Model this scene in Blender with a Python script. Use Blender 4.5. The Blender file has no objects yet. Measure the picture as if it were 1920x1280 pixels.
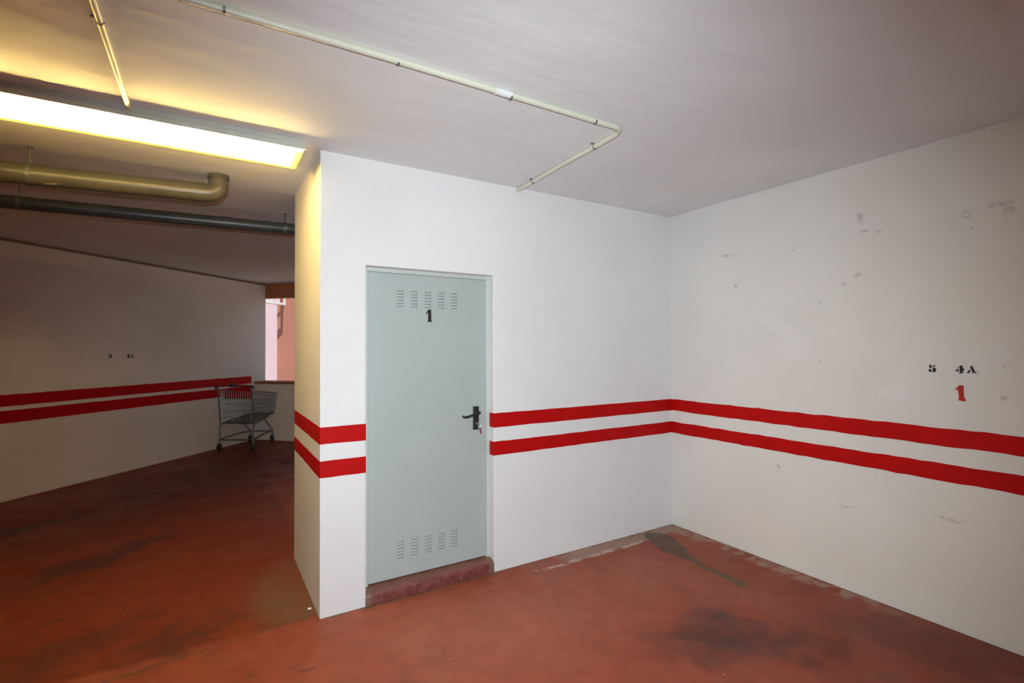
import bpy, bmesh, math, random
from mathutils import Vector, Matrix

random.seed(7)
SC = bpy.context.scene
COL = SC.collection
H = 2.79                      # ceiling height

# ------------------------------------------------------------------ camera
YAW, PITCH, ROLL = math.radians(31.303), math.radians(0.759), math.radians(-0.203)
CAM = Vector((-3.607, -3.145, 1.6))
fwd = Vector((math.sin(YAW)*math.cos(PITCH), math.cos(YAW)*math.cos(PITCH), math.sin(PITCH)))
rgt = Vector((math.cos(YAW), -math.sin(YAW), 0))
up = rgt.cross(fwd)
r2 = rgt*math.cos(ROLL) + up*math.sin(ROLL)
u2 = -rgt*math.sin(ROLL) + up*math.cos(ROLL)
cam_d = bpy.data.cameras.new('camera')
cam_d.sensor_width = 36.0
cam_d.lens = 938.49/1920*36
cam_d.clip_start = 0.02
cam = bpy.data.objects.new('camera', cam_d)
COL.objects.link(cam)
m = Matrix((r2, u2, -fwd)).transposed().to_4x4()
m.translation = CAM
cam.matrix_world = m
SC.camera = cam

# ------------------------------------------------------------------ world, sun, flash, exposure
SC.view_settings.view_transform = 'Standard'
SC.view_settings.look = 'None'
SC.view_settings.gamma = 1.0
SC.view_settings.use_curve_mapping = False
SC.view_settings.exposure = 0.0
w = bpy.data.worlds.new('sky'); SC.world = w
w.use_nodes = True
wn = w.node_tree.nodes
bg = wn['Background'] if 'Background' in wn else wn.new('ShaderNodeBackground')
sky = wn.new('ShaderNodeTexSky')
sky.sky_type = 'NISHITA'
sky.sun_disc = False
sky.sun_elevation = math.radians(48)
sky.sun_rotation = math.radians(215)
w.node_tree.links.new(sky.outputs[0], bg.inputs[0])
bg.inputs[1].default_value = 0.15

def lamp(name, kind, loc, direction, energy, color, **kw):
    d = bpy.data.lights.new(name, kind)
    d.energy = energy; d.color = color
    for k, v in kw.items(): setattr(d, k, v)
    o = bpy.data.objects.new(name, d); COL.objects.link(o)
    o.location = loc
    o.rotation_euler = Vector(direction).to_track_quat('-Z', 'Y').to_euler()
    return o
lamp('sun', 'SUN', (0, 0, 20), (-0.02, 0.52, -0.83), 4.2, (1.0, 0.93, 0.84), angle=0.01)
# the photographer's flash, on top of the camera
FL = CAM + Vector((0, 0, 0.13)) - fwd*0.05
aim = math.radians(31.3); tilt = math.radians(-9)
lamp('camera_flash', 'SPOT', FL, (math.sin(aim)*math.cos(tilt), math.cos(aim)*math.cos(tilt), math.sin(tilt)), 445, (0.89, 0.96, 1.0),
     spot_size=math.radians(110), spot_blend=1.0, shadow_soft_size=0.022)

# ------------------------------------------------------------------ helpers: objects
def link(o, parent=None):
    COL.objects.link(o)
    if parent is not None: o.parent = parent
    return o
def tag(o, label=None, cat=None, group=None, kind=None):
    if label: o['label'] = label
    if cat: o['category'] = cat
    if group: o['group'] = group
    if kind: o['kind'] = kind
    return o
def empty(name, loc=(0, 0, 0), label=None, cat=None, group=None, kind=None):
    o = bpy.data.objects.new(name, None); o.location = loc; link(o)
    o.empty_display_size = 0.05
    return tag(o, label, cat, group, kind)
def build(name, bm, mats, parent=None, smooth=False, origin=None):
    """bm in world coordinates; parents are unrotated empties, so local = world - parent location"""
    bmesh.ops.recalc_face_normals(bm, faces=bm.faces)
    me = bpy.data.meshes.new(name)
    off = Vector((0, 0, 0))
    p = parent
    while p is not None:
        off += p.location; p = p.parent
    if origin is not None:
        o_loc = Vector(origin) - off
        bmesh.ops.translate(bm, verts=bm.verts, vec=-Vector(origin))
    else:
        o_loc = Vector((0, 0, 0)); bmesh.ops.translate(bm, verts=bm.verts, vec=-off)
    bm.to_mesh(me); bm.free()
    for mt in (mats if isinstance(mats, (list, tuple)) else [mats]): me.materials.append(mt)
    if smooth:
        for f in me.polygons: f.use_smooth = True
        try: me.set_sharp_from_angle(angle=math.radians(38))
        except Exception: pass
    o = bpy.data.objects.new(name, me)
    o.location = o_loc
    return link(o, parent)
def BM(): return bmesh.new()
def box(bm, a, b, mi=0, mat=None):
    x0, y0, z0 = a; x1, y1, z1 = b
    v = [bm.verts.new((mat @ Vector(c)) if mat else c) for c in
         ((x0,y0,z0),(x1,y0,z0),(x1,y1,z0),(x0,y1,z0),(x0,y0,z1),(x1,y0,z1),(x1,y1,z1),(x0,y1,z1))]
    fs = [bm.faces.new([v[i] for i in q]) for q in ((0,3,2,1),(4,5,6,7),(0,1,5,4),(1,2,6,5),(2,3,7,6),(3,0,4,7))]
    for f in fs: f.material_index = mi
    return fs
def prism(bm, poly, z0, z1):
    a = [bm.verts.new((x, y, z0)) for x, y in poly]; b = [bm.verts.new((x, y, z1)) for x, y in poly]
    n = len(poly)
    bm.faces.new(a[::-1]); bm.faces.new(b)
    for i in range(n): bm.faces.new((a[i], a[(i+1) % n], b[(i+1) % n], b[i]))
def tube(bm, pts, r, seg=12, caps=True, mi=0):
    pts = [Vector(p) for p in pts]
    n = len(pts)
    rs = r if isinstance(r, (list, tuple)) else [r]*n
    tg = []
    for i in range(n):
        a = pts[max(i-1, 0)]; b = pts[min(i+1, n-1)]
        tg.append((b-a).normalized())
    ref = Vector((0, 0, 1)) if abs(tg[0].z) < 0.9 else Vector((1, 0, 0))
    u = tg[0].cross(ref).normalized()
    rings = []
    for i in range(n):
        u = (u - tg[i]*u.dot(tg[i])).normalized()
        v = tg[i].cross(u)
        rings.append([bm.verts.new(pts[i] + (u*math.cos(2*math.pi*k/seg) + v*math.sin(2*math.pi*k/seg))*rs[i]) for k in range(seg)])
    for i in range(n-1):
        for k in range(seg):
            f = bm.faces.new((rings[i][k], rings[i][(k+1) % seg], rings[i+1][(k+1) % seg], rings[i+1][k])); f.material_index = mi
    if caps:
        bm.faces.new(rings[0][::-1]).material_index = mi; bm.faces.new(rings[-1]).material_index = mi
def arc(a, c, b, n=8):
    """quadratic bend from a to b with control point c"""
    a, b, c = Vector(a), Vector(b), Vector(c)
    return [a*(1-t)**2 + c*2*t*(1-t) + b*t*t for t in [i/n for i in range(n+1)]]
def bevel(o, width, segs=2, angle=35):
    md = o.modifiers.new('bevel', 'BEVEL'); md.width = width; md.segments = segs
    md.limit_method = 'ANGLE'; md.angle_limit = math.radians(angle)
    return o

# ------------------------------------------------------------------ helpers: materials
def srgb(r, g, b):
    f = lambda c: c/12.92 if c <= 0.04045 else ((c+0.055)/1.055)**2.4
    return (f(r/255), f(g/255), f(b/255), 1)
class Mat:
    def __init__(s, name, color=(0.8, 0.8, 0.8, 1), rough=0.6, metal=0.0, spec=0.5):
        s.m = bpy.data.materials.new(name); s.m.use_nodes = True
        s.t = s.m.node_tree; s.n = s.t.nodes
        s.b = s.n['Principled BSDF']
        s.b.inputs['Base Color'].default_value = color
        s.b.inputs['Roughness'].default_value = rough
        s.b.inputs['Metallic'].default_value = metal
        s.b.inputs['Specular IOR Level'].default_value = spec
        s._c = None
    def put(s, sock, v):
        if hasattr(v, 'is_linked'): s.t.links.new(v, sock)
        else: sock.default_value = v
    def co(s):
        """world position of the surface (everything here stands still)"""
        if s._c is None: s._c = s.n.new('ShaderNodeNewGeometry').outputs['Position']
        return s._c
    def xyz(s, v):
        n = s.n.new('ShaderNodeSeparateXYZ'); s.put(n.inputs[0], v); return n.outputs
    def math(s, op, a, b=0.0, c=0.0, clamp=False):
        n = s.n.new('ShaderNodeMath'); n.operation = op; n.use_clamp = clamp
        for i, v in enumerate((a, b, c)): s.put(n.inputs[i], v)
        return n.outputs[0]
    def scale(s, v, k):
        n = s.n.new('ShaderNodeVectorMath'); n.operation = 'MULTIPLY'; s.put(n.inputs[0], v); n.inputs[1].default_value = k
        return n.outputs[0]
    def noise(s, scale, detail=3, rough=0.55, vec=None, dist=0.0, out=0):
        n = s.n.new('ShaderNodeTexNoise'); s.put(n.inputs['Vector'], vec if vec is not None else s.co())
        n.inputs['Scale'].default_value = scale; n.inputs['Detail'].default_value = detail
        n.inputs['Roughness'].default_value = rough; n.inputs['Distortion'].default_value = dist
        return n.outputs[out]
    def ramp(s, v, lo, hi, a=0.0, b=1.0, smooth=True):
        n = s.n.new('ShaderNodeMapRange'); n.interpolation_type = 'SMOOTHSTEP' if smooth else 'LINEAR'
        s.put(n.inputs[0], v)
        for i, k in enumerate((lo, hi, a, b)): n.inputs[i+1].default_value = k
        return n.outputs[0]
    def mix(s, fac, a, b, mode='MIX'):
        n = s.n.new('ShaderNodeMix'); n.data_type = 'RGBA'; n.blend_type = mode
        s.put(n.inputs[0], fac); s.put(n.inputs[6], a); s.put(n.inputs[7], b)
        return n.outputs[2]
    def bump(s, hgt, strength, dist, base=None):
        n = s.n.new('ShaderNodeBump'); s.put(n.inputs['Height'], hgt)
        n.inputs['Strength'].default_value = strength; n.inputs['Distance'].default_value = dist
        if base is not None: s.put(n.inputs['Normal'], base)
        s.put(s.b.inputs['Normal'], n.outputs[0]); return n.outputs[0]
    # shapes of stains, in a plane with coordinates (u, v)
    def vec(s, u, v):
        n = s.n.new('ShaderNodeCombineXYZ'); s.put(n.inputs[0], u); s.put(n.inputs[1], v); return n.outputs[0]
    def vec3(s, v):
        n = s.n.new('ShaderNodeCombineXYZ')
        for i in range(3): s.put(n.inputs[i], v)
        return n.outputs[0]
    def ellipse(s, p, c, r, ang=0.0, soft=0.3):
        n = s.n.new('ShaderNodeMapping'); n.vector_type = 'TEXTURE'; s.put(n.inputs[0], p)
        n.inputs[1].default_value = (c[0], c[1], 0); n.inputs[2].default_value = (0, 0, math.radians(ang)); n.inputs[3].default_value = (r[0], r[1], 1)
        q = s.n.new('ShaderNodeVectorMath'); q.operation = 'LENGTH'; s.put(q.inputs[0], n.outputs[0])
        return s.ramp(q.outputs['Value'], 1+soft, 1-soft)
    def capsule(s, u, v, a, b, ra, rb, soft=0.012):
        L = Vector((b[0]-a[0], b[1]-a[1])); l2 = L.length_squared
        du = s.math('SUBTRACT', u, a[0]); dv = s.math('SUBTRACT', v, a[1])
        t = s.math('ADD', s.math('MULTIPLY', du, L.x/l2), s.math('MULTIPLY', dv, L.y/l2), clamp=True)
        eu = s.math('SUBTRACT', du, s.math('MULTIPLY', t, L.x)); ev = s.math('SUBTRACT', dv, s.math('MULTIPLY', t, L.y))
        d = s.math('SQRT', s.math('ADD', s.math('MULTIPLY', eu, eu), s.math('MULTIPLY', ev, ev)))
        k = s.math('SUBTRACT', d, s.math('ADD', s.math('MULTIPLY', t, rb-ra), ra))
        return s.ramp(k, soft, -soft)
    def band(s, u, lo, hi, soft):
        return s.math('MULTIPLY', s.ramp(u, lo-soft, lo+soft), s.ramp(u, hi+soft, hi-soft))
    def most(s, ms):
        r = ms[0]
        for k in ms[1:]: r = s.math('MAXIMUM', r, k)
        return r

def plaster(name, col, strength=0.35, blot=0.05, tint=None):
    k = Mat(name, col, 0.75, spec=0.25)
    big = k.ramp(k.noise(1.3, 2), 0.3, 0.7)
    c = k.mix(big, col, tuple(x*(1-blot) for x in col[:3])+(1,))
    if tint is not None:
        c = k.mix(k.math('MULTIPLY', k.ramp(k.noise(0.8, 2), 0.5, 0.75), 0.8), c, tint)
    k.base = c
    if strength: k.bump(k.noise(7, 3, 0.62), strength, 0.016)
    k.put(k.b.inputs['Base Color'], c)
    return k

M_wallA = plaster('white_plaster', (0.80, 0.80, 0.80, 1), 0.30)
# right wall: cast in panels, with smudges and a few scuffs
k = M_wallB = plaster('smudged_white_plaster', (0.76, 0.755, 0.735, 1), 0.16, 0.05, (0.73, 0.71, 0.67, 1))
X = k.xyz(k.co()); wv = k.xyz(k.noise(14, 2, out=1))
PX = k.vec(X[1], X[2]); P = k.vec(k.math('MULTIPLY_ADD', wv[0], 0.06, k.math('SUBTRACT', X[1], 0.03)), k.math('MULTIPLY_ADD', wv[1], 0.05, k.math('SUBTRACT', X[2], 0.025)))
spots = [(-1.66, 2.325, .014, .009), (-1.585, 2.345, .030, .010), (-1.555, 2.43, .022, .035), (-1.54, 2.075, .022, .012), (-1.455, 2.02, .016, .014),
         (-.663, 2.086, .018, .014), (-.60, 2.34, .06, .012), (-2.26, 2.335, .025, .04), (-2.235, 1.335, .018, .012),
         (-2.105, 2.245, .008, .008), (-1.70, 2.39, .010, .008), (-2.065, 1.335, .008, .006), (-2.13, 1.455, .006, .016),
         (-1.30, 1.90, .012, .010), (-1.30, 1.50, .010, .010), (-1.12, 2.30, .013, .009), (-2.24, 1.50, .010, .006), (-2.22, 2.36, .03, .015),
         (-1.05, 1.16, .006, .006), (-1.10, 1.42, .006, .012), (-1.45, 0.55, .05, .006), (-1.0, 0.72, .008, .02), (-2.0, .62, .06, .01)]
sm = k.most([k.ellipse(P, (a, b), (c, d), 0, 0.6) for a, b, c, d in spots])
sm = k.math('MULTIPLY', sm, k.ramp(k.noise(30, 1), 0.2, 0.7))
ring = k.math('MULTIPLY', k.ellipse(PX, (-2.088, 2.335), (.020, .020), 0, .12), k.math('SUBTRACT', 1.0, k.ellipse(PX, (-2.088, 2.335), (.015, .014), 0, .14)))
pale = k.math('MULTIPLY', k.most([k.ellipse(P, (-1.0, 1.76), (.16, .05), 35, .6), k.ellipse(P, (-1.1, 1.6), (.12, .08), 0, .7), k.ellipse(P, (-1.75, 1.32), (.10, .05), 0, .5)]), 0.55)
seam = k.most([k.math('MULTIPLY', k.band(X[1], -1.634, -1.630, .002), 0.34),
               k.math('MULTIPLY', k.band(X[1], -0.552, -0.548, .002), 0.22),
               k.math('MULTIPLY', k.math('MULTIPLY', k.band(X[1], -2.172, -2.168, .002), k.ramp(X[2], 2.5, 2.55)), 0.8),
               k.math('MULTIPLY', k.math('MULTIPLY', k.band(X[2], 1.433, 1.436, .0015), k.band(X[1], -2.25, -1.85, .05)), 0.45)])
seam = k.math('MULTIPLY', seam, k.ramp(wv[2], 0.30, 0.6, 0.1, 0.55))
c = k.mix(pale, k.base, (0.79, 0.79, 0.80, 1))
c = k.mix(k.math('MULTIPLY', k.math('MAXIMUM', sm, ring), 0.42), c, (0.22, 0.20, 0.18, 1))
c = k.mix(seam, c, (0.42, 0.40, 0.38, 1))
k.put(k.b.inputs['Base Color'], c)
# far wall at the left: board marks run along it
k = M_wallD = plaster('far_wall_plaster', (0.79, 0.69, 0.61, 1), 0.28, 0.08, (0.71, 0.60, 0.51, 1))  # warm lamp and pink outdoor light put into the base colour
X = k.xyz(k.co())
zz = k.math('ADD', X[2], k.math('MULTIPLY', k.math('SUBTRACT', k.noise(1.5, 3), 0.5), 0.12))
fr = k.math('FRACT', k.math('MULTIPLY', zz, 3.1))
ln = k.math('MULTIPLY', k.band(fr, 0.485, 0.505, .012), k.ramp(k.noise(2.0, 2), 0.45, 0.6))
k.put(k.b.inputs['Base Color'], k.mix(k.math('MULTIPLY', ln, 0.30), k.base, (0.38, 0.33, 0.29, 1)))
k = M_ceil = plaster('ceiling_plaster', (0.84, 0.84, 0.845, 1), 0.0, 0.07)
k.bump(k.noise(5, 3, 0.58, k.scale(k.co(), (0.55, 1.3, 1))), 0.30, 0.022)

# painted concrete floor
k = M_floor = Mat('red_floor_paint', rough=0.5, spec=0.28)
C = k.co(); X = k.xyz(C)
WS = k.xyz(k.noise(9, 2, out=1)); WL = k.xyz(k.noise(2.2, 3, 0.65, out=1))
wn1 = k.math('MULTIPLY_ADD', WS[0], 0.09, -0.045)
u = k.math('ADD', X[0], wn1); v = k.math('MULTIPLY_ADD', WS[1], 0.09, k.math('SUBTRACT', X[1], 0.045))
P = k.vec(u, v); PL = k.vec(k.math('MULTIPLY_ADD', WL[0], 0.9, k.math('SUBTRACT', X[0], 0.45)), k.math('MULTIPLY_ADD', WL[1], 0.9, k.math('SUBTRACT', X[1], 0.45)))
RED = (0.27, 0.056, 0.027, 1)
c = k.mix(k.ramp(k.noise(0.9, 2, 0.6), 0.35, 0.7), RED, (0.31, 0.080, 0.046, 1))
c = k.mix(k.math('MULTIPLY', k.ramp(WL[2], 0.5, 0.68), 0.5), c, (0.20, 0.062, 0.036, 1))
# beyond the joint: dim warm lamplight put into the floor colour
dim_bay = k.math('MULTIPLY', k.ramp(X[1], 0.02, 0.08), k.ramp(X[0], -2.9, -3.0))
c = k.mix(k.math('MULTIPLY', dim_bay, 0.8), c, k.mix(WL[2], (0.15, 0.022, 0.006, 1), (0.23, 0.040, 0.010, 1)))
flash_sheen = k.math('MULTIPLY', k.most([k.ellipse(PL, (-2.0, -0.55), (.9, .45), -10, .8), k.ellipse(PL, (-1.2, -.55), (.5, .35), 0, .8)]), 0.26)
c = k.mix(flash_sheen, c, (0.40, 0.19, 0.14, 1))  # pale pinkish flash gloss painted into the floor colour
c = k.mix(1.0, c, k.vec3(k.ramp(WS[2], 0.3, 0.7, 0.88, 1.03)), 'MULTIPLY')
# oily and tyre marks; the last ellipse paints in lamp falloff
oil_and_dim = k.most([k.math('MULTIPLY', k.ellipse(PL, (-1.12, -1.40), (.34, .17), -38, .75), .85),
              k.math('MULTIPLY', k.ellipse(PL, (-1.42, -1.42), (.24, .11), -30, .7), .55),
              k.math('MULTIPLY', k.ellipse(PL, (-.80, -1.60), (.36, .12), -42, .8), .45),
              k.math('MULTIPLY', k.ellipse(PL, (-.25, -2.05), (.5, .25), -50, .8), .5),
              k.math('MULTIPLY', k.ellipse(PL, (-5.0, 3.0), (.75, .17), 35, .6), .8),
              k.math('MULTIPLY', k.ellipse(PL, (-4.2, 1.85), (.55, .13), 32, .7), .75),
              k.math('MULTIPLY', k.ellipse(PL, (-3.70, .22), (.26, .10), 25, .7), .65),
              k.math('MULTIPLY', k.ellipse(PL, (-4.3, .35), (.42, .16), 20, .7), .5),
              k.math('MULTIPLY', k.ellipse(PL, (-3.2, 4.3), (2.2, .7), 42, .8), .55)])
c = k.mix(k.math('MULTIPLY', oil_and_dim, 0.9), c, (0.050, 0.027, 0.026, 1))
smear = k.math('MULTIPLY', k.ramp(k.noise(5.0, 3, 0.5, k.scale(C, (0.9, 2.4, 1))), 0.63, 0.70), k.ramp(X[0], -2.9, -3.3))
c = k.mix(k.math('MULTIPLY', smear, 0.5), c, (0.07, 0.03, 0.02, 1))
# bare strips along the walls
bare = k.most([k.math('MULTIPLY', k.band(v, -.140, .1, .012), k.band(u, -1.30, .1, .12)),
               k.math('MULTIPLY', k.math('MULTIPLY', k.band(u, -.13, .1, .03), k.band(v, -1.7, .1, .2)), k.ramp(WS[2], 0.42, 0.58))])
c = k.mix(k.math('MULTIPLY', bare, 0.85), c, (0.33, 0.215, 0.165, 1))
rag = k.math('MULTIPLY', k.math('MULTIPLY', k.band(v, -.165, -.132, .010), k.band(u, -1.6, -.40, .1)), k.ramp(WS[2], 0.40, 0.55))
c = k.mix(k.math('MULTIPLY', rag, 0.8), c, (0.52, 0.42, 0.38, 1))
flake = k.math('MULTIPLY', k.ramp(k.noise(42, 2, 0.5, k.scale(C, (1, 1.6, 1))), 0.69, 0.73), k.ramp(WL[2], 0.50, 0.62))
c = k.mix(k.math('MULTIPLY', flake, 0.7), c, (0.50, 0.38, 0.33, 1))
beige = k.most([k.math('MULTIPLY', k.math('MULTIPLY', k.ellipse(P, (-3.02, .42), (.34, .52), 0, .35), k.ramp(v, .02, .06)), k.ramp(WL[1], 0.28, 0.50, 0.45, 1.0)), k.math('MULTIPLY', k.band(X[1], -.030, .01, .01), k.band(X[0], -2.8, -1.82, .02))])
c = k.mix(k.math('MULTIPLY', beige, 0.75), c, (0.165, 0.098, 0.052, 1))
# the joint that runs on from the corner of the store room
jy = k.math('SUBTRACT', X[1], k.math('MULTIPLY', k.math('ADD', X[0], 3.05), 0.115))
jt = k.math('MULTIPLY', k.math('MULTIPLY', k.band(k.math('ADD', jy, k.math('MULTIPLY', wn1, 0.12)), .060, .076, .006), k.ramp(X[0], -3.0, -3.1)), k.ramp(WS[2], 0.25, 0.5))
c = k.mix(k.math('MULTIPLY', jt, 0.7), c, (0.10, 0.06, 0.035, 1))
# damp run out of the corner
pts = [(-.36, -.13), (-.36, -.20), (-.43, -.36), (-.478, -.50), (-.494, -.66), (-.51, -.82), (-.505, -.93), (-.515, -1.03)]
rad = [.095, .12, .115, .062, .026, .023, .023, .044]
dr = k.most([k.capsule(u, v, pts[i], pts[i+1], rad[i], rad[i+1], .014) for i in range(len(pts)-1)])
c = k.mix(k.math('MULTIPLY', dr, 0.88), c, (0.105, 0.068, 0.040, 1))
# grime where floor meets wall
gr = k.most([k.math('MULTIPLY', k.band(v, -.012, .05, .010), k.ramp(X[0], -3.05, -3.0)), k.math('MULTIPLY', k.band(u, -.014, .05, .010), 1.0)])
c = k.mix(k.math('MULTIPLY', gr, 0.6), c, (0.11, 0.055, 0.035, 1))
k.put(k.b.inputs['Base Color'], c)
k.put(k.b.inputs['Roughness'], k.ramp(WL[1], 0.3, 0.7, 0.42, 0.62))
k.bump(k.noise(14, 2, 0.65), 0.10, 0.012)

def simple(name, col, rough=0.5, metal=0.0, spec=0.5, var=0.0, nscale=12, bump=0.0):
    k = Mat(name, col, rough, metal, spec)
    if var:
        k.put(k.b.inputs['Base Color'], k.mix(k.ramp(k.noise(nscale, 4), 0.3, 0.7), col, tuple(x*(1-var) for x in col[:3])+(1,)))
    if bump: k.bump(k.noise(nscale*3, 3), bump, 0.004)
    return k.m
M_red = simple('red_wall_paint', (0.50, 0.003, 0.003, 1), 0.6, spec=0.15, var=0.12, nscale=7, bump=0.15)
M_black = simple('black_stencil_paint', (0.012, 0.012, 0.014, 1), 0.6, var=0.3)
M_redst = simple('red_stencil_paint', (0.46, 0.010, 0.008, 1), 0.55, var=0.2)
M_door = simple('pale_blue_door_paint', (0.435, 0.495, 0.48, 1), 0.36, spec=0.45, var=0.04, nscale=2.5, bump=0.03)
M_frame = simple('door_frame_paint', (0.54, 0.59, 0.57, 1), 0.4, var=0.04)
M_slot = simple('dark_slot', (0.17, 0.19, 0.185, 1), 0.7, var=0.1)
k = Mat('step_paint', rough=0.5)
c = k.mix(k.ramp(k.noise(16, 4), 0.35, 0.65), (0.155, 0.030, 0.028, 1), (0.21, 0.066, 0.052, 1))
c = k.mix(k.math('MULTIPLY', k.ramp(k.noise(55, 2), 0.70, 0.73), 0.8), c, (0.42, 0.33, 0.29, 1))
X = k.xyz(k.co())
c = k.mix(k.math('MULTIPLY', k.ramp(X[2], .066, .078), 0.75), c, (0.205, 0.088, 0.062, 1))
c = k.mix(k.math('MULTIPLY', k.math('MAXIMUM', k.ramp(X[0], -2.71, -2.75), k.ramp(X[0], -1.91, -1.87)), 0.7), c, (0.20, 0.15, 0.10, 1))
k.put(k.b.inputs['Base Color'], c); k.bump(k.noise(40, 4), 0.4, 0.006); M_step = k.m
M_handle = simple('black_handle_plastic', (0.020, 0.022, 0.025, 1), 0.38, var=0.2, nscale=40)
M_steel = simple('worn_steel', (0.48, 0.47, 0.45, 1), 0.32, 0.9, var=0.15, nscale=30)
M_tagred = simple('red_tag_plastic', (0.20, 0.030, 0.030, 1), 0.4, var=0.1)
M_conduit = simple('cream_conduit_plastic', (0.68, 0.68, 0.56, 1), 0.38, var=0.06, nscale=9)
M_sleeve = simple('white_sleeve_plastic', (0.74, 0.78, 0.76, 1), 0.35, var=0.04)
M_clip = simple('grey_clip_metal', (0.16, 0.17, 0.17, 1), 0.45, 0.5, var=0.2, nscale=50)
k = Mat('greige_drain_plastic', rough=0.33)
c = k.mix(k.ramp(k.noise(5, 3), 0.35, 0.7), (0.095, 0.088, 0.066, 1), (0.07, 0.066, 0.05, 1))
c = k.mix(k.math('MULTIPLY', k.ramp(k.noise(13, 3, 0.5, k.scale(k.co(), (0.5, 1.4, 1.4))), 0.68, 0.71), 0.8), c, (0.50, 0.46, 0.36, 1))
k.put(k.b.inputs['Base Color'], c); M_drain = k.m
k = Mat('dark_grey_drain_plastic', rough=0.36)
c = k.mix(k.ramp(k.noise(6, 3), 0.35, 0.7), (0.058, 0.068, 0.070, 1), (0.045, 0.052, 0.054, 1))
c = k.mix(k.math('MULTIPLY', k.ramp(k.noise(11, 2, 0.5, k.scale(k.co(), (1.6, 1, 1))), 0.72, 0.74), 0.8), c, (0.46, 0.44, 0.40, 1))
k.put(k.b.inputs['Base Color'], c); M_dark = k.m
M_housing = simple('grey_lamp_housing', (0.60, 0.62, 0.56, 1), 0.45, var=0.10, nscale=8)
M_terra = simple('terracotta_paint', (0.46, 0.17, 0.07, 1), 0.7, var=0.15, nscale=6)
M_sill = simple('brown_sill_tile', (0.34, 0.14, 0.06, 1), 0.55, var=0.2, nscale=8)
M_salmon = plaster('salmon_render', (0.47, 0.21, 0.15, 1), 0.5, 0.12).m
M_pink = plaster('pale_pink_render', (0.74, 0.60, 0.66, 1), 0.3, 0.05).m
M_white = simple('white_outdoor_paint', (0.82, 0.80, 0.76, 1), 0.6, var=0.05)
M_joint = simple('dark_joint', (0.30, 0.20, 0.15, 1), 0.9, var=0.2)
M_ground = simple('pavement', (0.40, 0.30, 0.25, 1), 0.8, var=0.2, nscale=3)
M_cart = simple('dull_zinc_wire', (0.23, 0.23, 0.21, 1), 0.42, 0.75, var=0.2, nscale=30)
M_cartdark = simple('dark_cart_plastic', (0.055, 0.050, 0.047, 1), 0.55, var=0.2)
M_cartred = simple('red_cart_plastic', (0.33, 0.012, 0.016, 1), 0.4, var=0.15)
M_tyre = simple('black_rubber', (0.025, 0.027, 0.027, 1), 0.65, var=0.2)
# lamp diffuser: an opal tray lit by tubes down its middle, so it is paler there and yellower at its rim
k = Mat('lit_opal_diffuser', (0.9, 0.85, 0.6, 1), 0.4)
X = k.xyz(k.co())
ed = k.math('MINIMUM', k.math('SUBTRACT', 0.218, X[1]), k.math('SUBTRACT', 0.795-.017, k.math('ABSOLUTE', k.math('SUBTRACT', X[0], -3.925))))
core = k.ramp(ed, 0.0, 0.075)
# long edges: extra glow added to light the ceiling beside the lamp
ny = k.xyz(k.n.new('ShaderNodeNewGeometry').outputs['True Normal'])[1]
side = k.math('MAXIMUM', k.ramp(ny, -0.4, -0.8), k.math('MULTIPLY', k.ramp(ny, 0.4, 0.8), 0.35))
core = k.math('MAXIMUM', core, k.ramp(k.math('ABSOLUTE', ny), 0.4, 0.8))
k.put(k.b.inputs['Emission Color'], k.mix(core, (1.0, 0.72, 0.07, 1), (1.0, 0.67, 0.22, 1)))
k.put(k.b.inputs['Emission Strength'], k.math('ADD', 1.4, k.math('MULTIPLY', k.math('POWER', core, 2.0), k.math('MULTIPLY_ADD', side, 230.0, 23.0))))
M_diff = k.m
for q in ('M_wallA', 'M_wallB', 'M_wallD', 'M_ceil', 'M_floor'): globals()[q] = globals()[q].m

# ------------------------------------------------------------------ the setting
XP = -3.034                    # left face of the store room
DX0, DX1, DZ = -2.762, -1.850, 2.122   # door opening
YB = 1.02                      # depth of the store room's free side
dD = Vector((0.694, 0.720)).normalized(); nD = Vector((dD.y, -dD.x))      # far wall: along / into the room
OD = Vector((-5.46, 4.15)); P0 = Vector((-2.89, 6.818))
FARL = OD - dD*5.6
def D2(s, off=0.0, o=OD): q = o + dD*s + nD*off; return (q.x, q.y)
def E2(s, off=0.0): q = P0 + nD*s + dD*off; return (q.x, q.y)          # along the parapet / outwards

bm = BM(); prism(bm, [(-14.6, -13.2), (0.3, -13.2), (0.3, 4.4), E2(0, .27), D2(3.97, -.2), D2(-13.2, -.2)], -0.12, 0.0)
floor = tag(build('floor', bm, M_floor), 'red painted concrete garage floor with dark oily stains', kind='structure')
bm = BM(); prism(bm, [(-14.6, -13.2), (0.3, -13.2), (0.3, 4.25), E2(4.1, .40), E2(-.25, .40), D2(-13.2, -.2)], H, H+0.25)
ceiling = tag(build('ceiling', bm, M_ceil), 'rough white plastered garage ceiling', kind='structure')

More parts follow.
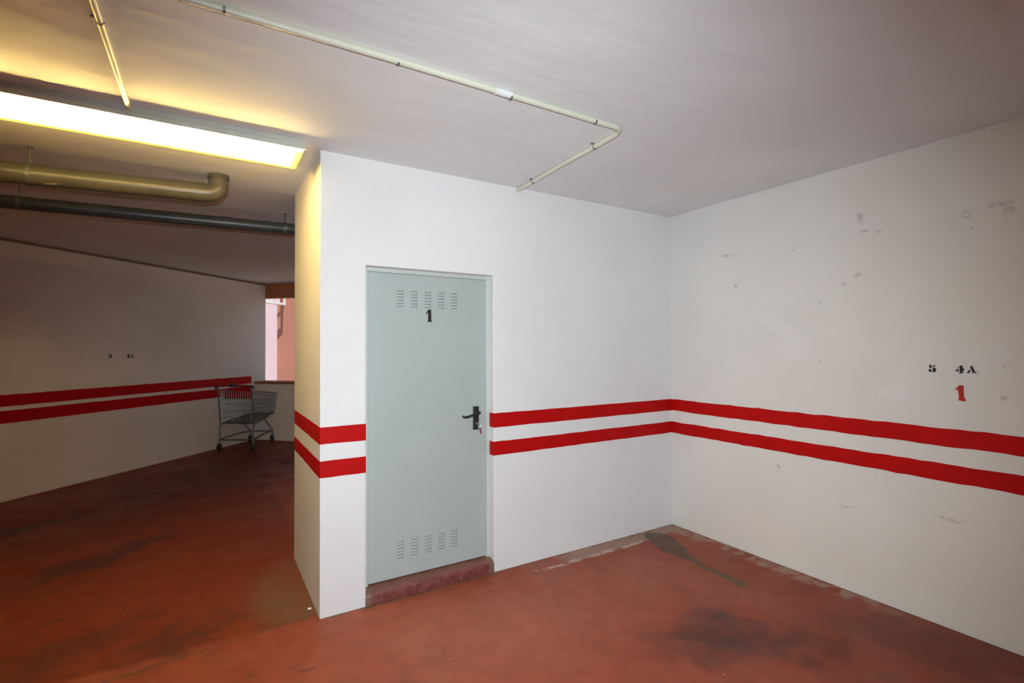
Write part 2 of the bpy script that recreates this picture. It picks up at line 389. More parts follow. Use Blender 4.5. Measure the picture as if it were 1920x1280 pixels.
# store room front wall with the door opening
bm = BM()
xs = [XP, DX0, DX1, 0.0]; zs = [0.0, DZ, H]; T = 0.20
vf = {}; 
for yi, y in enumerate((0.0, T)):
    for i, x in enumerate(xs):
        for j, z in enumerate(zs): vf[(i, j, yi)] = bm.verts.new((x, y, z))
cells = [(0, 0), (2, 0), (0, 1), (1, 1), (2, 1)]
for i, j in cells:
    for yi in (0, 1):
        bm.faces.new([vf[q] for q in ((i, j, yi), (i+1, j, yi), (i+1, j+1, yi), (i, j+1, yi))])
def side(a, b): bm.faces.new((vf[a+(0,)], vf[b+(0,)], vf[b+(1,)], vf[a+(1,)]))
for a, b in (((0,0),(0,1)), ((0,1),(0,2)), ((0,2),(1,2)), ((1,2),(2,2)), ((2,2),(3,2)), ((3,2),(3,1)), ((3,1),(3,0)), ((3,0),(2,0)),
             ((2,0),(2,1)), ((2,1),(1,1)), ((1,1),(1,0)), ((1,0),(0,0))): side(a, b)
ed = [e for e in bm.edges if all(abs(v_.co.y) < 1e-6 for v_ in e.verts) and
      (all(abs(v_.co.x-XP) < 1e-6 for v_ in e.verts) or (all(v_.co.z < DZ+.001 for v_ in e.verts) and
       (all(abs(v_.co.x-DX0) < 1e-6 for v_ in e.verts) or all(abs(v_.co.x-DX1) < 1e-6 for v_ in e.verts) or all(abs(v_.co.z-DZ) < 1e-6 and DX0-.001 < v_.co.x < DX1+.001 for v_ in e.verts))))]
bmesh.ops.bevel(bm, geom=ed, offset=.006, segments=2, affect='EDGES', profile=.5)
wall_front = tag(build('wall_front', bm, M_wallA), 'white plastered store room wall around the pale blue door', kind='structure')
bm = BM(); box(bm, (XP, T, 0), (XP+.15, YB, H)); box(bm, (XP+.15, YB-.15, 0), (0.0, YB, H))
wall_side = tag(build('wall_side', bm, M_wallA), 'narrow side of the store room, lit yellow by the ceiling lamp', kind='structure')
bm = BM(); box(bm, (0, -13.2, 0), (0.25, 4.2, H))
wall_right = tag(build('wall_right', bm, M_wallB), 'long white right-hand wall with grey smudges and stencilled numbers', kind='structure')
# far wall on the left: a shadow gap under the ceiling
bm = BM()
prism(bm, [D2(-13.1), D2(3.97), D2(3.97, -.2), D2(-13.1, -.2)], 0, H-0.035)
wall_left = tag(build('wall_left', bm, M_wallD), 'long dim far wall on the left behind the shopping cart', kind='structure')
bm = BM(); prism(bm, [D2(-13.1, -.04), D2(3.96, -.04), D2(3.96, -.19), D2(-13.1, -.19)], H-0.035, H)
tag(build('trim_4', bm, M_joint), 'dark open joint between far wall and ceiling', kind='structure')
bm = BM(); prism(bm, [E2(-.02), E2(4.05), E2(4.05, .27), E2(-.02, .27)], 0, 0.985)
prism(bm, [E2(2.4), E2(4.05), E2(4.05, .27), E2(2.4, .27)], 0.985, H)
wall_back = tag(build('wall_back', bm, M_wallD), 'low parapet wall below the bright opening behind the cart', kind='structure')
bm = BM(); prism(bm, [E2(0, -.015), E2(2.4, -.015), E2(2.4, .30), E2(0, .30)], 0.985, 1.028)
tag(build('trim_1', bm, M_sill), 'brown sill on top of the parapet', kind='structure')
bm = BM(); prism(bm, [E2(-.25, .27), E2(4.05, .27), E2(4.05, .40), E2(-.25, .40)], 2.53, H)
tag(build('trim_2', bm, M_terra), 'terracotta lintel above the opening', kind='structure')
bm = BM(); box(bm, (-14.6, -13.2, 0), (0.25, -13.0, H)); tag(build('wall_rear', bm, M_wallA), 'white plastered wall behind the camera', kind='structure')
bm = BM(); box(bm, (-14.6, -13.0, 0), (-14.4, -4.6, H)); tag(build('wall_far_left', bm, M_wallA), 'white plastered wall at the garage end', kind='structure')

# red bands painted on the walls: thin coats with slightly uneven edges
def stripe(parent, o, d, L, z0, z1, nrm, n=None, jit=0.0016, t=0.0012):
    n = n or max(2, int(L/0.06))
    o = Vector(o+(0,)); d = Vector((d[0], d[1], 0)); nv = Vector((nrm[0], nrm[1], 0))
    bm = BM(); rows = []
    for i in range(n+1):
        q = o + d*(L*i/n)
        a = z0 + random.uniform(-jit, jit); b = z1 + random.uniform(-jit, jit)
        rows.append([bm.verts.new(tuple(q + nv*k + Vector((0, 0, z)))) for k, z in ((-.002, a), (t, a), (t, b), (-.002, b))])
    for i in range(n):
        for j in range(4): bm.faces.new((rows[i][j], rows[i][(j+1) % 4], rows[i+1][(j+1) % 4], rows[i+1][j]))
    bm.faces.new(rows[0][::-1]); bm.faces.new(rows[-1])
    return tag(build('stripe', bm, M_red, parent), 'red painted band')
for z0, z1 in ((1.0305, 1.1325), (0.830, 0.929)):
    stripe(wall_front, (XP, 0), (1, 0), DX0-XP, z0, z1, (0, -1))
    stripe(wall_front, (DX1, 0), (1, 0), -DX1, z0, z1, (0, -1))
    stripe(wall_front, (DX1, 0), (0, 1), .062, z0, z1, (-1, 0))
    stripe(wall_side, (XP, -.001), (0, 1), YB, z0, z1, (-1, 0))
    stripe(wall_right, (0, 0), (0, -1), 6.9, z0, z1, (-1, 0), jit=0.003)
for z0, z1 in ((1.020, 1.125), (0.842, 0.955)):
    stripe(wall_left, D2(-9.5), dD, 13.12, z0-.02, z1, nD)

# stencilled signs
def glyph(name, polys, to3, mat, parent, label):
    bm = BM()
    for pl in polys:
        a = [bm.verts.new(to3(u, v, 0.0014)) for u, v in pl]; b = [bm.verts.new(to3(u, v, -0.001)) for u, v in pl]
        n = len(pl); bm.faces.new(a); bm.faces.new(b[::-1])
        for i in range(n): bm.faces.new((a[i], a[(i+1) % n], b[(i+1) % n], b[i]))
    return tag(build(name, bm, mat, parent), label)
onB = lambda u, v, t: (-t, u, v)
G1 = [[(-2.0267,1.3571),(-2.0445,1.3828),(-2.0644,1.3829),(-2.0647,1.3481),(-2.0658,1.3156),(-2.076,1.3014),(-2.0706,1.2952),(-2.0543,1.2949),(-2.0362,1.3003),(-2.0436,1.3068),(-2.0412,1.3393),(-2.0378,1.3602),(-2.0304,1.3526)]]
G5 = [[(-1.9089,1.4926),(-1.9204,1.4939),(-1.9226,1.4789),(-1.9146,1.4743),(-1.9094,1.4824)],[(-1.9256,1.487),(-1.9315,1.492),(-1.9384,1.4934),(-1.9371,1.4856),(-1.9275,1.4815)],[(-1.9062,1.4633),(-1.9092,1.4688),(-1.9156,1.4695),(-1.9208,1.4638),(-1.9199,1.4545),(-1.9144,1.4514),(-1.9085,1.4548)],[(-1.9255,1.4785),(-1.9359,1.4784),(-1.9429,1.4682),(-1.9403,1.4568),(-1.933,1.4509),(-1.9252,1.4518)]]
G4 = [[(-2.028,1.4601),(-2.0364,1.4726),(-2.0461,1.4711),(-2.0427,1.4611)],[(-2.0383,1.4792),(-2.0479,1.4889),(-2.049,1.4856),(-2.0405,1.476)],[(-2.0485,1.4889),(-2.0531,1.4942),(-2.0613,1.4944),(-2.0619,1.477),(-2.0688,1.4772),(-2.0663,1.4643),(-2.0618,1.4607),(-2.062,1.453),(-2.0652,1.4503),(-2.0343,1.4491),(-2.048,1.4524)]]
GA = [[(-2.0778,1.4518),(-2.0893,1.4721),(-2.0963,1.4666),(-2.0885,1.4522)],[(-2.0928,1.4837),(-2.0997,1.4959),(-2.1035,1.4921),(-2.1134,1.4626),(-2.122,1.4545),(-2.0997,1.4531),(-2.1031,1.4592)]]
glyph('stencil_number', G1, onB, M_redst, wall_right, 'red stencilled number 1')
glyph('stencil_number', G5, onB, M_black, wall_right, 'black stencilled number 5')
glyph('stencil_number', G4, onB, M_black, wall_right, 'black stencilled number 4')
glyph('stencil_letter', GA, onB, M_black, wall_right, 'black stencilled letter A')
def onD(s0, z0, u0):
    def f(u, v, t):
        q = OD + dD*(s0 + (u0-u)*1.25) + nD*t; return (q.x, q.y, z0 + (v-1.472)*1.25)
    return f
glyph('stencil_number', G5, onD(1.143, 1.518, -1.925), M_black, wall_left, 'small dark stencilled mark')
glyph('stencil_number', G4, onD(1.375, 1.515, -2.048), M_black, wall_left, 'small dark stencilled mark')
glyph('stencil_letter', GA, onD(1.433, 1.515, -2.100), M_black, wall_left, 'small dark stencilled mark')

# ------------------------------------------------------------------ door
LY = 0.0695
door = tag(bpy.data.objects.new('door_1', None), 'pale blue metal store room door with vent slots and number 1', kind='structure')
door.location = ((DX0+DX1)/2, LY, 0.09); link(door)
bm = BM()
fy0, fy1 = 0.066, 0.14
box(bm, (DX0-.002, fy0, .07), (DX0+.030, fy1, DZ+.002)); box(bm, (DX1-.028, fy0, .07), (DX1+.002, fy1, DZ+.002))
box(bm, (DX0+.030, fy0, DZ-.026), (DX1-.028, fy1, DZ+.002))
bevel(build('frame', bm, M_frame, door), 0.003)
bm = BM(); box(bm, (DX0+.0315, LY, .100), (DX1-.0295, LY+.04, DZ-.0275))
leaf = bevel(build('leaf', bm, M_door, door), 0.002)
# pressed louvres: hoods open at the bottom
lv = BM()
def louvre_mesh():
    b = BM(); wv_, hh, dp = .0225, .0060, .0016
    n = 8; top = []; bot = []
    for i in range(n+1):
        x = -wv_ + 2*wv_*i/n; t = math.sin(math.pi*i/n)**0.5 if 0 < i < n else 0.0
        top.append(b.verts.new((x, 0, hh))); bot.append(b.verts.new((x, -dp*t, 0.0)))
    for i in range(n): b.faces.new((top[i], top[i+1], bot[i+1], bot[i])).material_index = 0
    f = [b.verts.new((x, -0.0004, z)) for x, z in ((-wv_, .0005), (wv_, .0005), (wv_, -.0048), (-wv_, -.0048))]
    b.faces.new(f).material_index = 1
    g = [b.verts.new((x, .001, z)) for x, z in ((-wv_, .0005), (wv_, .0005), (wv_, -.0048), (-wv_, -.0048))]
    b.faces.new(g[::-1]).material_index = 1
    for i in range(4): b.faces.new((f[i], f[(i+1) % 4], g[(i+1) % 4], g[i])).material_index = 1
    me = bpy.data.meshes.new('vent_slot'); b.to_mesh(me); b.free()
    me.materials.append(M_door); me.materials.append(M_slot); return me
lv.free()
LM = louvre_mesh()
for zt in (1.984, 0.329):
    for x in (-2.519, -2.421, -2.324, -2.227, -2.130):
        for r in range(6):
            o = bpy.data.objects.new('vent_slot', LM); link(o, leaf)
            o.location = Vector((x, LY, zt - r*.0207)) - door.location
onL = lambda u, v, t: (u, LY-t, v)
glyph('stencil_number', [[(-2.3385,1.8369),(-2.3226,1.8631),(-2.2995,1.8656),(-2.2985,1.7924),(-2.2915,1.7812),(-2.3270,1.7804),(-2.3225,1.7919),(-2.3230,1.8490),(-2.3320,1.8337)]], onL, M_black, leaf, 'black stencilled number 1')
# lock plate and lever
bm = BM(); box(bm, (-1.984, LY-.010, 1.018), (-1.937, LY+.001, 1.184))
plate = bevel(build('lock_plate', bm, M_handle, door), 0.004)
bm = BM()
tube(bm, [(-1.958, LY-.004, 1.140), (-1.958, LY-.030, 1.140)], .013, 16)
tube(bm, arc((-1.945, LY-.042, 1.142), (-1.962, LY-.046, 1.141), (-1.985, LY-.046, 1.134), 4) +
     arc((-2.01, LY-.046, 1.127), (-2.035, LY-.046, 1.120), (-2.052, LY-.046, 1.117), 4)[0:] +
     arc((-2.060, LY-.045, 1.117), (-2.075, LY-.043, 1.119), (-2.080, LY-.036, 1.126), 4), .0088, 12)
tube(bm, [(-1.958, LY-.028, 1.140), (-1.958, LY-.050, 1.141)], .0125, 16)
build('lever', bm, M_handle, plate, smooth=True)
bm = BM(); tube(bm, [(-1.958, LY-.008, 1.062), (-1.958, LY-.014, 1.062)], .0085, 14)
build('lock_cylinder', bm, M_steel, plate, smooth=True)
# keys left in the lock
keys = empty('keys', (-1.958, LY-.016, 1.062), 'bunch of keys with dark red tag hanging from the door lock', 'keys')
bm = BM()
tube(bm, [(-1.958, LY-.012, 1.062), (-1.958, LY-.022, 1.062)], .0025, 8)
box(bm, (-1.9605, LY-.046, 1.049), (-1.9555, LY-.022, 1.075))
bevel(build('key', bm, M_steel, keys), 0.001)
bm = BM(); c0 = Vector((-1.951, LY-.042, 1.044)); R_ = .0135
tube(bm, [c0 + Vector((math.cos(t)*R_*.6, math.sin(t)*.004, math.sin(t)*R_)) for t in [2*math.pi*i/20 for i in range(21)]], .0011, 6, caps=False)
build('key_ring', bm, M_steel, keys, smooth=True)
bm = BM(); mt = Matrix.Translation((-1.944, LY-.040, 1.033)) @ Matrix.Rotation(math.radians(-8), 4, 'Y')
box(bm, (-.005, -.0012, -.042), (.005, .0012, 0), mat=mt)
bevel(build('tag', bm, M_tagred, keys), 0.001)
bm = BM(); mt = Matrix.Translation((-1.949, LY-.036, 1.034)) @ Matrix.Rotation(math.radians(10), 4, 'Y')
box(bm, (-.004, -.001, -.018), (.004, .001, 0), mat=mt)
bevel(build('key', bm, M_steel, keys), 0.001)
# step
bm = BM()
n = 22; prof = [(.138, .0), (-.004, .0), (-.004, .055), (.002, .072), (.014, .078), (.068, .092), (.138, .096)]
rows = []
for i in range(n+1):
    x = DX0 + .001 + (DX1-DX0-.002)*i/n
    rows.append([bm.verts.new((x, y + (random.uniform(-.004, .004) if 0 < y+.005 < .03 and z > 0 else 0), z + (random.uniform(-.003, .003) if .02 < z else 0) - (.010*max(0, 1-i/1.5)*(y < .03) if z > .04 else 0))) for y, z in prof])
for i in range(n):
    for j in range(len(prof)):
        jj = (j+1) % len(prof); bm.faces.new((rows[i][j], rows[i][jj], rows[i+1][jj], rows[i+1][j]))
bm.faces.new(rows[0][::-1]); bm.faces.new(rows[-1])
tag(build('trim_3', bm, M_step, smooth=True), 'worn dark red painted step under the pale blue door', kind='structure')

# ------------------------------------------------------------------ ceiling lamp
LX0, LX1, LY0, LY1, LZ = -4.720, -3.130, -.110, .235, H-.056
lampo = empty('ceiling_lamp', ((LX0+LX1)/2, (LY0+LY1)/2, LZ), 'long lit fluorescent ceiling lamp with yellowish glowing diffuser', 'lamp')
bm = BM()
a = [(LX0, LY0), (LX1, LY0), (LX1, LY1), (LX0, LY1)]
def ring4(inx, z): return [bm.verts.new((x + (inx if x == LX0 else -inx), y + (inx if y == LY0 else -inx), z)) for x, y in a]
q0 = ring4(.016, H); q1 = ring4(.004, H-.030); q2 = ring4(0, LZ+.004); q3 = ring4(0, LZ); q4 = ring4(.015, LZ); q5 = ring4(.015, LZ+.01)
bm.faces.new(q0)
for A_, B_ in ((q0, q1), (q1, q2), (q2, q3), (q3, q4), (q4, q5)):
    for i in range(4): bm.faces.new((A_[i], A_[(i+1) % 4], B_[(i+1) % 4], B_[i]))
bm.faces.new(q5)
build('housing', bm, M_housing, lampo)
bm = BM()
q0 = ring4(.015, LZ+.002); q1 = ring4(.0155, LZ-.0115); q2 = ring4(.018, LZ-.0125)
for A_, B_ in ((q0, q1), (q1, q2)):
    for i in range(4): bm.faces.new((A_[i], A_[(i+1) % 4], B_[(i+1) % 4], B_[i]))
bm.faces.new(q2); bm.faces.new(q0)
build('diffuser', bm, M_diff, lampo)
for x in (-4.40, -3.66, -3.245):
    bm = BM(); box(bm, (x-.010, LY0-.003, LZ+.004), (x+.010, LY0+.008, LZ+.018)); box(bm, (x-.007, LY0-.004, LZ-.001), (x+.007, LY0+.012, LZ+.010))
    bevel(build('clasp', bm, M_housing, lampo), 0.001)

# ------------------------------------------------------------------ conduits
def clip(parent, pos, d, r, mat):
    """saddle clip round a conduit that runs along d just under the ceiling"""
    d = Vector(d).normalized(); s = Vector((-d.y, d.x, 0)); pos = Vector(pos)
    bm = BM(); n = 12; w_ = .0045; rings = []
    for i in range(n+1):
        t = math.pi*i/n
        rad = s*math.cos(t) - Vector((0, 0, 1))*math.sin(t)
        rings.append([bm.verts.new(pos + rad*k + d*e) for k, e in ((r+.0003, -w_), (r+.0022, -w_), (r+.0022, w_), (r+.0003, w_))])
    for i in range(n):
        for j in range(4): bm.faces.new((rings[i][j], rings[i][(j+1) % 4], rings[i+1][(j+1) % 4], rings[i+1][j]))
    bm.faces.new(rings[0][::-1]); bm.faces.new(rings[-1])
    q = pos - s*(r+.009); q2 = pos + s*(r+.002)
    M_ = Matrix((d, s, Vector((0, 0, 1)))).transposed().to_4x4()
    M_.translation = (pos.x, pos.y, H-.0042)
    box(bm, (-.0055, r-.001, -.0015), (.0055, r+.016, .0035), mat=M_)
    build('clip', bm, mat, parent)
rc = .0135; zc = H - rc - .003
big = empty('conduit', (-1.70, -1.17, zc), 'long cream plastic conduit bending across the ceiling to the white wall', 'conduit')
path = [(-5.2, -1.165, zc), (-3.6, -1.165, zc), (-2.44, -1.170, zc)]
bm = BM(); tube(bm, [(-5.2, -1.160, zc), (-4.4, -1.162, zc), (-3.6, -1.165, zc), (-3.0, -1.172, zc), (-2.43, -1.172, zc)], rc, 16)
build('tube', bm, M_conduit, big, smooth=True)
bm = BM(); tube(bm, [(-2.43, -1.172, zc), (-1.9, -1.170, zc), (-1.80, -1.171, zc)] + arc((-1.77, -1.171, zc), (-1.693, -1.171, zc), (-1.690, -1.09, zc), 10) +
     [(-1.684, -1.0, zc), (-1.672, -.6, zc), (-1.650, -.22, zc), (-1.644, .03, zc)], rc, 16)
build('tube', bm, M_conduit, big, smooth=True)
bm = BM(); tube(bm, [(-2.49, -1.172, zc), (-2.405, -1.172, zc)], rc+.0028, 18); build('sleeve', bm, M_sleeve, big, smooth=True)
for x in (-4.3, -3.563, -2.946, -2.408, -1.897): clip(big, (x, -1.169, zc), (1, 0, 0), rc+(.003 if x == -2.408 else 0), M_clip)
clip(big, (-1.680, -.916, zc), (.02, 1, 0), rc, M_clip); clip(big, (-1.650, -.225, zc), (.02, 1, 0), rc, M_clip)
rs_ = .0115; zs_ = H - rs_ - .002
sml = empty('conduit', (-3.94, -.6, zs_), 'short cream conduit running straight into the ceiling lamp', 'conduit')
bm = BM(); tube(bm, [(-3.943, -1.146, zs_), (-3.942, -1.0, zs_), (-3.940, -.10, zs_)], rs_, 14); build('tube', bm, M_conduit, sml, smooth=True)
bm = BM(); tube(bm, [(-3.940, -.165, zs_), (-3.940, -.100, zs_)], rs_+.0022, 14); build('end_gland', bm, M_conduit, sml, smooth=True)
for y in (-.858,): clip(sml, (-3.941, y, zs_), (0, 1, 0), rs_, M_clip)

# ------------------------------------------------------------------ drain pipes under the ceiling
def pipe_ring(parent, name, a, b, r, mat): 
    bm = BM(); tube(bm, [a, b], r, 20); build(name, bm, mat, parent, smooth=True)
def hanger(parent, pos, r, mat):
    bm = BM(); p_ = Vector(pos); n = 20; rows = []
    for i in range(n):
        t = 2*math.pi*i/n; e = Vector((0, math.cos(t), math.sin(t)))
        rows.append([bm.verts.new(p_ + e*k + Vector((x, 0, 0))) for k, x in ((r+.0005, -.011), (r+.004, -.011), (r+.004, .011), (r+.0005, .011))])
    for i in range(n):
        for j in range(4): bm.faces.new((rows[i][j], rows[i][(j+1) % 4], rows[(i+1) % n][(j+1) % 4], rows[(i+1) % n][j]))
    tube(bm, [p_ + Vector((0, 0, r+.002)), Vector((p_.x, p_.y, H+.004))], .0045, 8)
    tube(bm, [Vector((p_.x, p_.y, H-.006)), Vector((p_.x, p_.y, H+.001))], .014, 12)
    build('hanger', bm, mat, parent)
g = empty('drain_pipe', (-3.55, .815, H), 'thick greige drain pipe that elbows up into the ceiling', 'pipe')
rg = .060; yg = .815
zg = lambda x: H - .132 + (x+3.6)*.036
bm = BM(); tube(bm, [(-6.4, yg, zg(-6.4)), (-5.0, yg, zg(-5)), (-3.675, yg, zg(-3.675))], rg, 28); build('tube', bm, M_drain, g, smooth=True)
bm = BM(); tube(bm, [(-3.705, yg, zg(-3.7)), (-3.635, yg, zg(-3.63))], rg+.005, 28); build('socket', bm, M_drain, g, smooth=True)
bm = BM(); tube(bm, [(-3.66, yg, zg(-3.66))] + arc((-3.62, yg, zg(-3.62)), (-3.548, yg, zg(-3.55)), (-3.548, yg+.004, H-.062), 8) + [(-3.548, yg+.005, H+.01)], rg, 28)
build('elbow', bm, M_drain, g, smooth=True)
bm = BM(); tube(bm, [(-3.548, yg+.005, H-.026), (-3.548, yg+.005, H+.004)], rg+.006, 28); build('collar', bm, M_drain, g, smooth=True)
hanger(g, (-4.50, yg, zg(-4.5)), rg, M_clip); hanger(g, (-5.7, yg, zg(-5.7)), rg, M_clip)
dk = empty('drain_pipe', (-3.0, 1.64, H), 'thinner dark grey drain pipe running behind the greige one', 'pipe')
rd = .0475; yd = 1.64
zd = lambda x: H - .130 + (x+2.95)*.0165
bm = BM(); tube(bm, [(-6.4, yd, zd(-6.4)), (-5, yd, zd(-5)), (-3.5, yd, zd(-3.5)), (-1.2, yd, zd(-1.2))], rd, 24); build('tube', bm, M_dark, dk, smooth=True)
pipe_ring(dk, 'socket', (-3.52, yd, zd(-3.52)), (-3.44, yd, zd(-3.44)), rd+.004, M_dark)
hanger(dk, (-4.74, yd, zd(-4.74)), rd, M_clip); hanger(dk, (-3.03, yd, zd(-3.03)), rd, M_clip); hanger(dk, (-1.6, yd, zd(-1.6)), rd, M_clip)

# ------------------------------------------------------------------ shopping cart in the far corner
CM = Vector((-3.215, 5.865, 0)); ca = Vector((.525, .851, 0)).normalized(); cr = Vector((ca.y, -ca.x, 0))
cart = empty('shopping_cart', tuple(CM), 'grey wire shopping cart with red handle parked in the far corner', 'shopping cart')
def cp(f, r, z): return CM + ca*f + cr*r + Vector((0, 0, z))
W0, W1 = .265, .245          # half widths at rear / front
FT = .84
def bk(f, side, t):           # basket side point: t 0 bottom .. 1 top
    k_ = f/FT
    zb = .43 + .06*k_; zt = .955 - .12*k_
    wt = W0 + (W1-W0)*k_; wb = wt - .045
    return cp(f, side*(wb + (wt-wb)*t), zb + (zt-zb)*t)
bm = BM()
NL, NH = 24, 7
for sd in (-1, 1):
    for i in range(NL+1):
        f = FT*i/NL; tube(bm, [bk(f, sd, 0), bk(f, sd, 1)], .0027, 5)
    for j in range(NH): tube(bm, [bk(0, sd, j/NH), bk(FT, sd, j/NH)], .0032, 5)
for i in range(NL//2+1):
    f = FT*2*i/NL; tube(bm, [bk(f, -1, 0), bk(f, 1, 0)], .0022, 5)
for i in range(14):
    q = i/13; tube(bm, [bk(0, -1, 0).lerp(bk(0, 1, 0), q), bk(FT, -1, 0).lerp(bk(FT, 1, 0), q)], .0027, 5)
    tube(bm, [bk(FT, -1, 0).lerp(bk(FT, 1, 0), q), bk(FT, -1, 1).lerp(bk(FT, 1, 1), q)], .0027, 5)
for j in range(NH): tube(bm, [bk(FT, -1, j/NH), bk(FT, 1, j/NH)], .0032, 5)
tag(build('basket', bm, M_cart, cart), 'wire basket')
bm = BM(); tube(bm, [bk(0, -1, 1), bk(FT*.97, -1, 1), bk(FT, -.9, 1), bk(FT, .9, 1), bk(FT*.97, 1, 1), bk(0, 1, 1)], .006, 8)
build('basket_rim', bm, M_cart, cart)
bm = BM()
for i in range(15):
    q = i/14; tube(bm, [bk(0.01, -1, .03).lerp(bk(0.01, 1, .03), q), bk(0.05, -1, .95).lerp(bk(0.05, 1, .95), q)], .0027, 5)
for j in range(6): tube(bm, [bk(.01+.04*j/6, -1, j/5.3), bk(.01+.04*j/6, 1, j/5.3)], .0032, 5)
build('rear_gate', bm, M_cart, cart)
# tray of the basket floor and the fold-down seat panel
bm = BM(); vs = [bk(.02, -1, .02), bk(FT-.02, -1, .02), bk(FT-.02, 1, .02), bk(.02, 1, .02)]
lo = [bm.verts.new(q) for q in vs]; hi = [bm.verts.new(q + Vector((0, 0, .006))) for q in vs]
bm.faces.new(lo[::-1]); bm.faces.new(hi)
for i in range(4): bm.faces.new((lo[i], lo[(i+1) % 4], hi[(i+1) % 4], hi[i]))
build('basket_floor', bm, M_cartdark, cart)
# chassis
bm = BM()
for sd in (-1, 1):
    tube(bm, [cp(0, sd*W0, .12)] + arc(cp(0, sd*W0, .34), cp(0, sd*W0, .42), cp(.09, sd*(W0-.02), .425), 6) + [cp(.45, sd*.21, .445), cp(.62, sd*.20, .47)], .0105, 10)
    tube(bm, [cp(0, sd*W0, .175), cp(.40, sd*.225, .20), cp(FT-.06, sd*.19, .185)] , .0095, 10)
    tube(bm, [cp(.45, sd*.215, .44), cp(FT-.05, sd*.19, .19)], .0085, 8)
    tube(bm, [cp(.02, sd*W0, .42), cp(-.03, sd*W0, .82), cp(-.075, sd*W0, 1.015)], .0105, 10)
tube(bm, [cp(FT-.06, -.19, .185), cp(FT-.06, .19, .185)], .0095, 8)
tube(bm, [cp(.09, -.245, .425), cp(.09, .245, .425)], .0095, 8)
tube(bm, [cp(0, -W0, .175), cp(0, W0, .175)], .0085, 8)
build('chassis', bm, M_cart, cart, smooth=True)
bm = BM(); tube(bm, [cp(-.06, -.285, 1.005)] + [cp(-.085 - .02*math.sin(math.pi*i/8), -.285 + .57*i/8, 1.022 + .014*math.sin(math.pi*i/8)) for i in range(9)] + [cp(-.06, .285, 1.005)], .015, 12)
build('handle', bm, M_cartred, cart, smooth=True)
bm = BM(); 
Mh = Matrix((ca, cr, Vector((0, 0, 1)))).transposed().to_4x4(); Mh.translation = cp(-.10, 0, 1.037)
box(bm, (-.024, -.055, -.028), (.024, .055, .028), mat=Mh)
bevel(build('coin_lock', bm, M_cartdark, cart), 0.008)
for sd in (-1, 1):
    Mh = Matrix((ca, cr, Vector((0, 0, 1)))).transposed().to_4x4(); Mh.translation = cp(-.068, sd*.283, 1.005)
    bm = BM(); box(bm, (-.032, -.014, -.022), (.05, .014, .022), mat=Mh)
    bevel(build('handle_bracket', bm, M_cartdark, cart), 0.006)
# fold-down child seat in red plastic behind the handle
bm = BM(); vs = [bk(.05, -.86, .74), bk(.05, .86, .74), bk(.07, .86, .97), bk(.07, -.86, .97)]
lo = [bm.verts.new(q) for q in vs]; hi = [bm.verts.new(q + ca*.008) for q in vs]
bm.faces.new(lo[::-1]); bm.faces.new(hi)
for i in range(4): bm.faces.new((lo[i], lo[(i+1) % 4], hi[(i+1) % 4], hi[i]))
build('seat_flap', bm, M_cartred, cart)
for f, r in ((0, -W0), (0, W0), (FT-.06, -.19), (FT-.06, .19)):
    ct = tag(bpy.data.objects.new('caster', None)); ct.location = cp(f, r, .055) - CM; link(ct, cart)
    c0 = cp(f-.012, r, .0575)
    bm = BM()
    tube(bm, [c0 - cr*.013, c0 - cr*.010, c0 + cr*.010, c0 + cr*.013], [.050, .0572, .0572, .050], 22)
    build('wheel', bm, M_tyre, ct, smooth=True)
    bm = BM(); tube(bm, [c0 - cr*.019, c0 + cr*.019], .012, 12)
    for sd in (-1, 1):
        tube(bm, [c0 + cr*.017*sd, c0 + cr*.017*sd + ca*.010 + Vector((0, 0, .066))], [.007, .010], 8)
    tube(bm, [c0 + ca*.012 + Vector((0, 0, .062)), c0 + ca*.012 + Vector((0, 0, .125))], [.018, .012], 12)
    build('fork', bm, M_cart, ct, smooth=True)

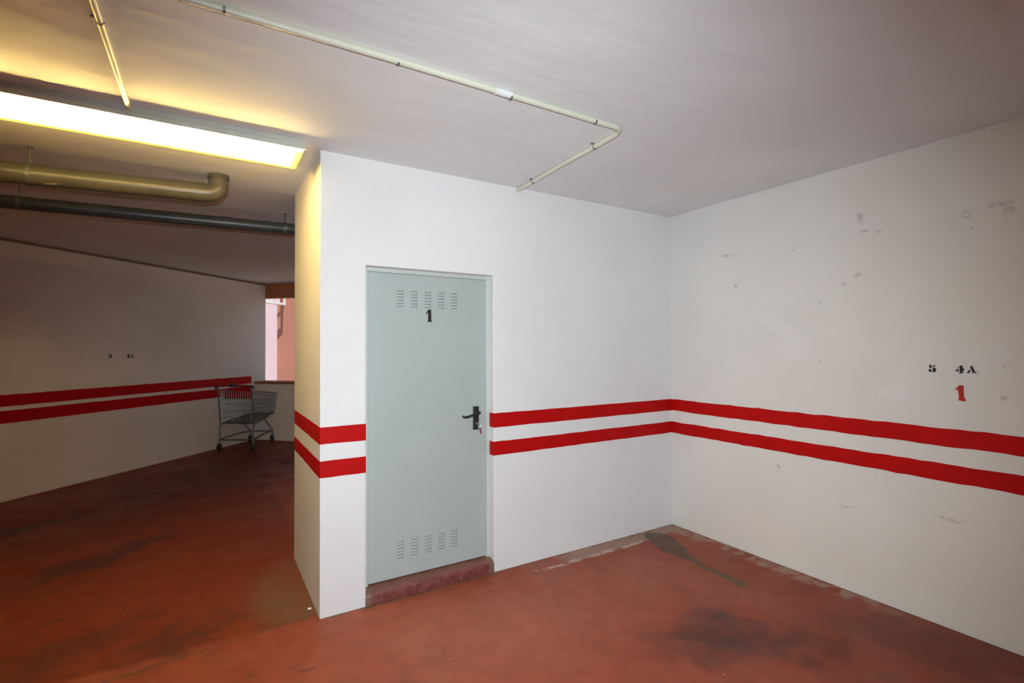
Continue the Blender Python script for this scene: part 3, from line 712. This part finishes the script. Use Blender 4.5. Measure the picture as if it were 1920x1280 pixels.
# ------------------------------------------------------------------ small chip of plaster by the corner of the store room
bm = BM(); bmesh.ops.create_icosphere(bm, subdivisions=2, radius=.011)
for v_ in bm.verts: v_.co = Vector((v_.co.x*1.2*random.uniform(.85, 1.1) - 3.066, v_.co.y*random.uniform(.85, 1.1) + .150, v_.co.z*.55 + .0055))
tag(build('plaster_chip', bm, M_sleeve), 'tiny white plaster chip on the floor by the store room corner', 'debris')

# ------------------------------------------------------------------ outside the opening
bm = BM(); prism(bm, [E2(-14, .28), E2(14, .28), E2(14, 22), E2(-14, 22)], -.30, -.15)
tag(build('ground_outside', bm, M_ground), 'paved ground outside the parapet opening', kind='structure')
sb = empty('house', (-2.08, 11.0, -.15), 'salmon rendered house seen through the opening at right', 'house')
bm = BM(); prism(bm, [(-2.08, 11.0), (5.0, 11.0), (5.0, 11.5), (-2.0, 11.5)], -.15, 5.4); build('wall', bm, M_salmon, sb)
bm = BM(); prism(bm, [(-2.1, 10.95), (5.1, 10.95), (5.1, 11.55), (-2.0, 11.55)], 5.4, 5.5); build('roof_slab', bm, M_terra, sb)
pb = empty('house', (-4.0, 15.0, -.15), 'pale pink rendered house behind the salmon one', 'house')
bm = BM(); box(bm, (-8.0, 15.0, -.15), (2.0, 18.0, 7.0)); build('wall', bm, M_pink, pb)
bm = BM(); box(bm, (-8.1, 14.9, 7.0), (2.1, 18.1, 7.15)); build('roof_slab', bm, M_terra, pb)
bc = empty('balcony', (-2.6, 10.6, 2.7), 'white framed balcony at the top left of the opening', 'balcony')
Mb = Matrix.Translation((-1.935, 10.55, 2.70)) @ Matrix.Rotation(math.radians(38), 4, 'Z')
bm = BM(); box(bm, (-2.22, 0, 0), (0, .10, .05), mat=Mb); bevel(build('slab', bm, M_white, bc), .005)
for x in (-.02, -.21, -1.2, -2.2):
    bm = BM(); box(bm, (x-.02, 0, .05), (x+.02, .03, .55), mat=Mb); build('post', bm, M_white, bc)
bm = BM(); box(bm, (-2.22, 0, .55), (0, .03, .60), mat=Mb); build('rail', bm, M_white, bc)
bm = BM(); box(bm, (-2.16, .005, .05), (-.40, .025, .55), mat=Mb); build('panel', bm, M_white, bc)
bm = BM(); box(bm, (-1.99, 10.56, 2.71), (-1.93, 10.999, 2.745)); build('support_arm', bm, M_white, bc)
bm = BM(); box(bm, (-1.99, 10.56, 3.26), (-1.95, 10.999, 3.29)); build('support_arm', bm, M_white, bc)
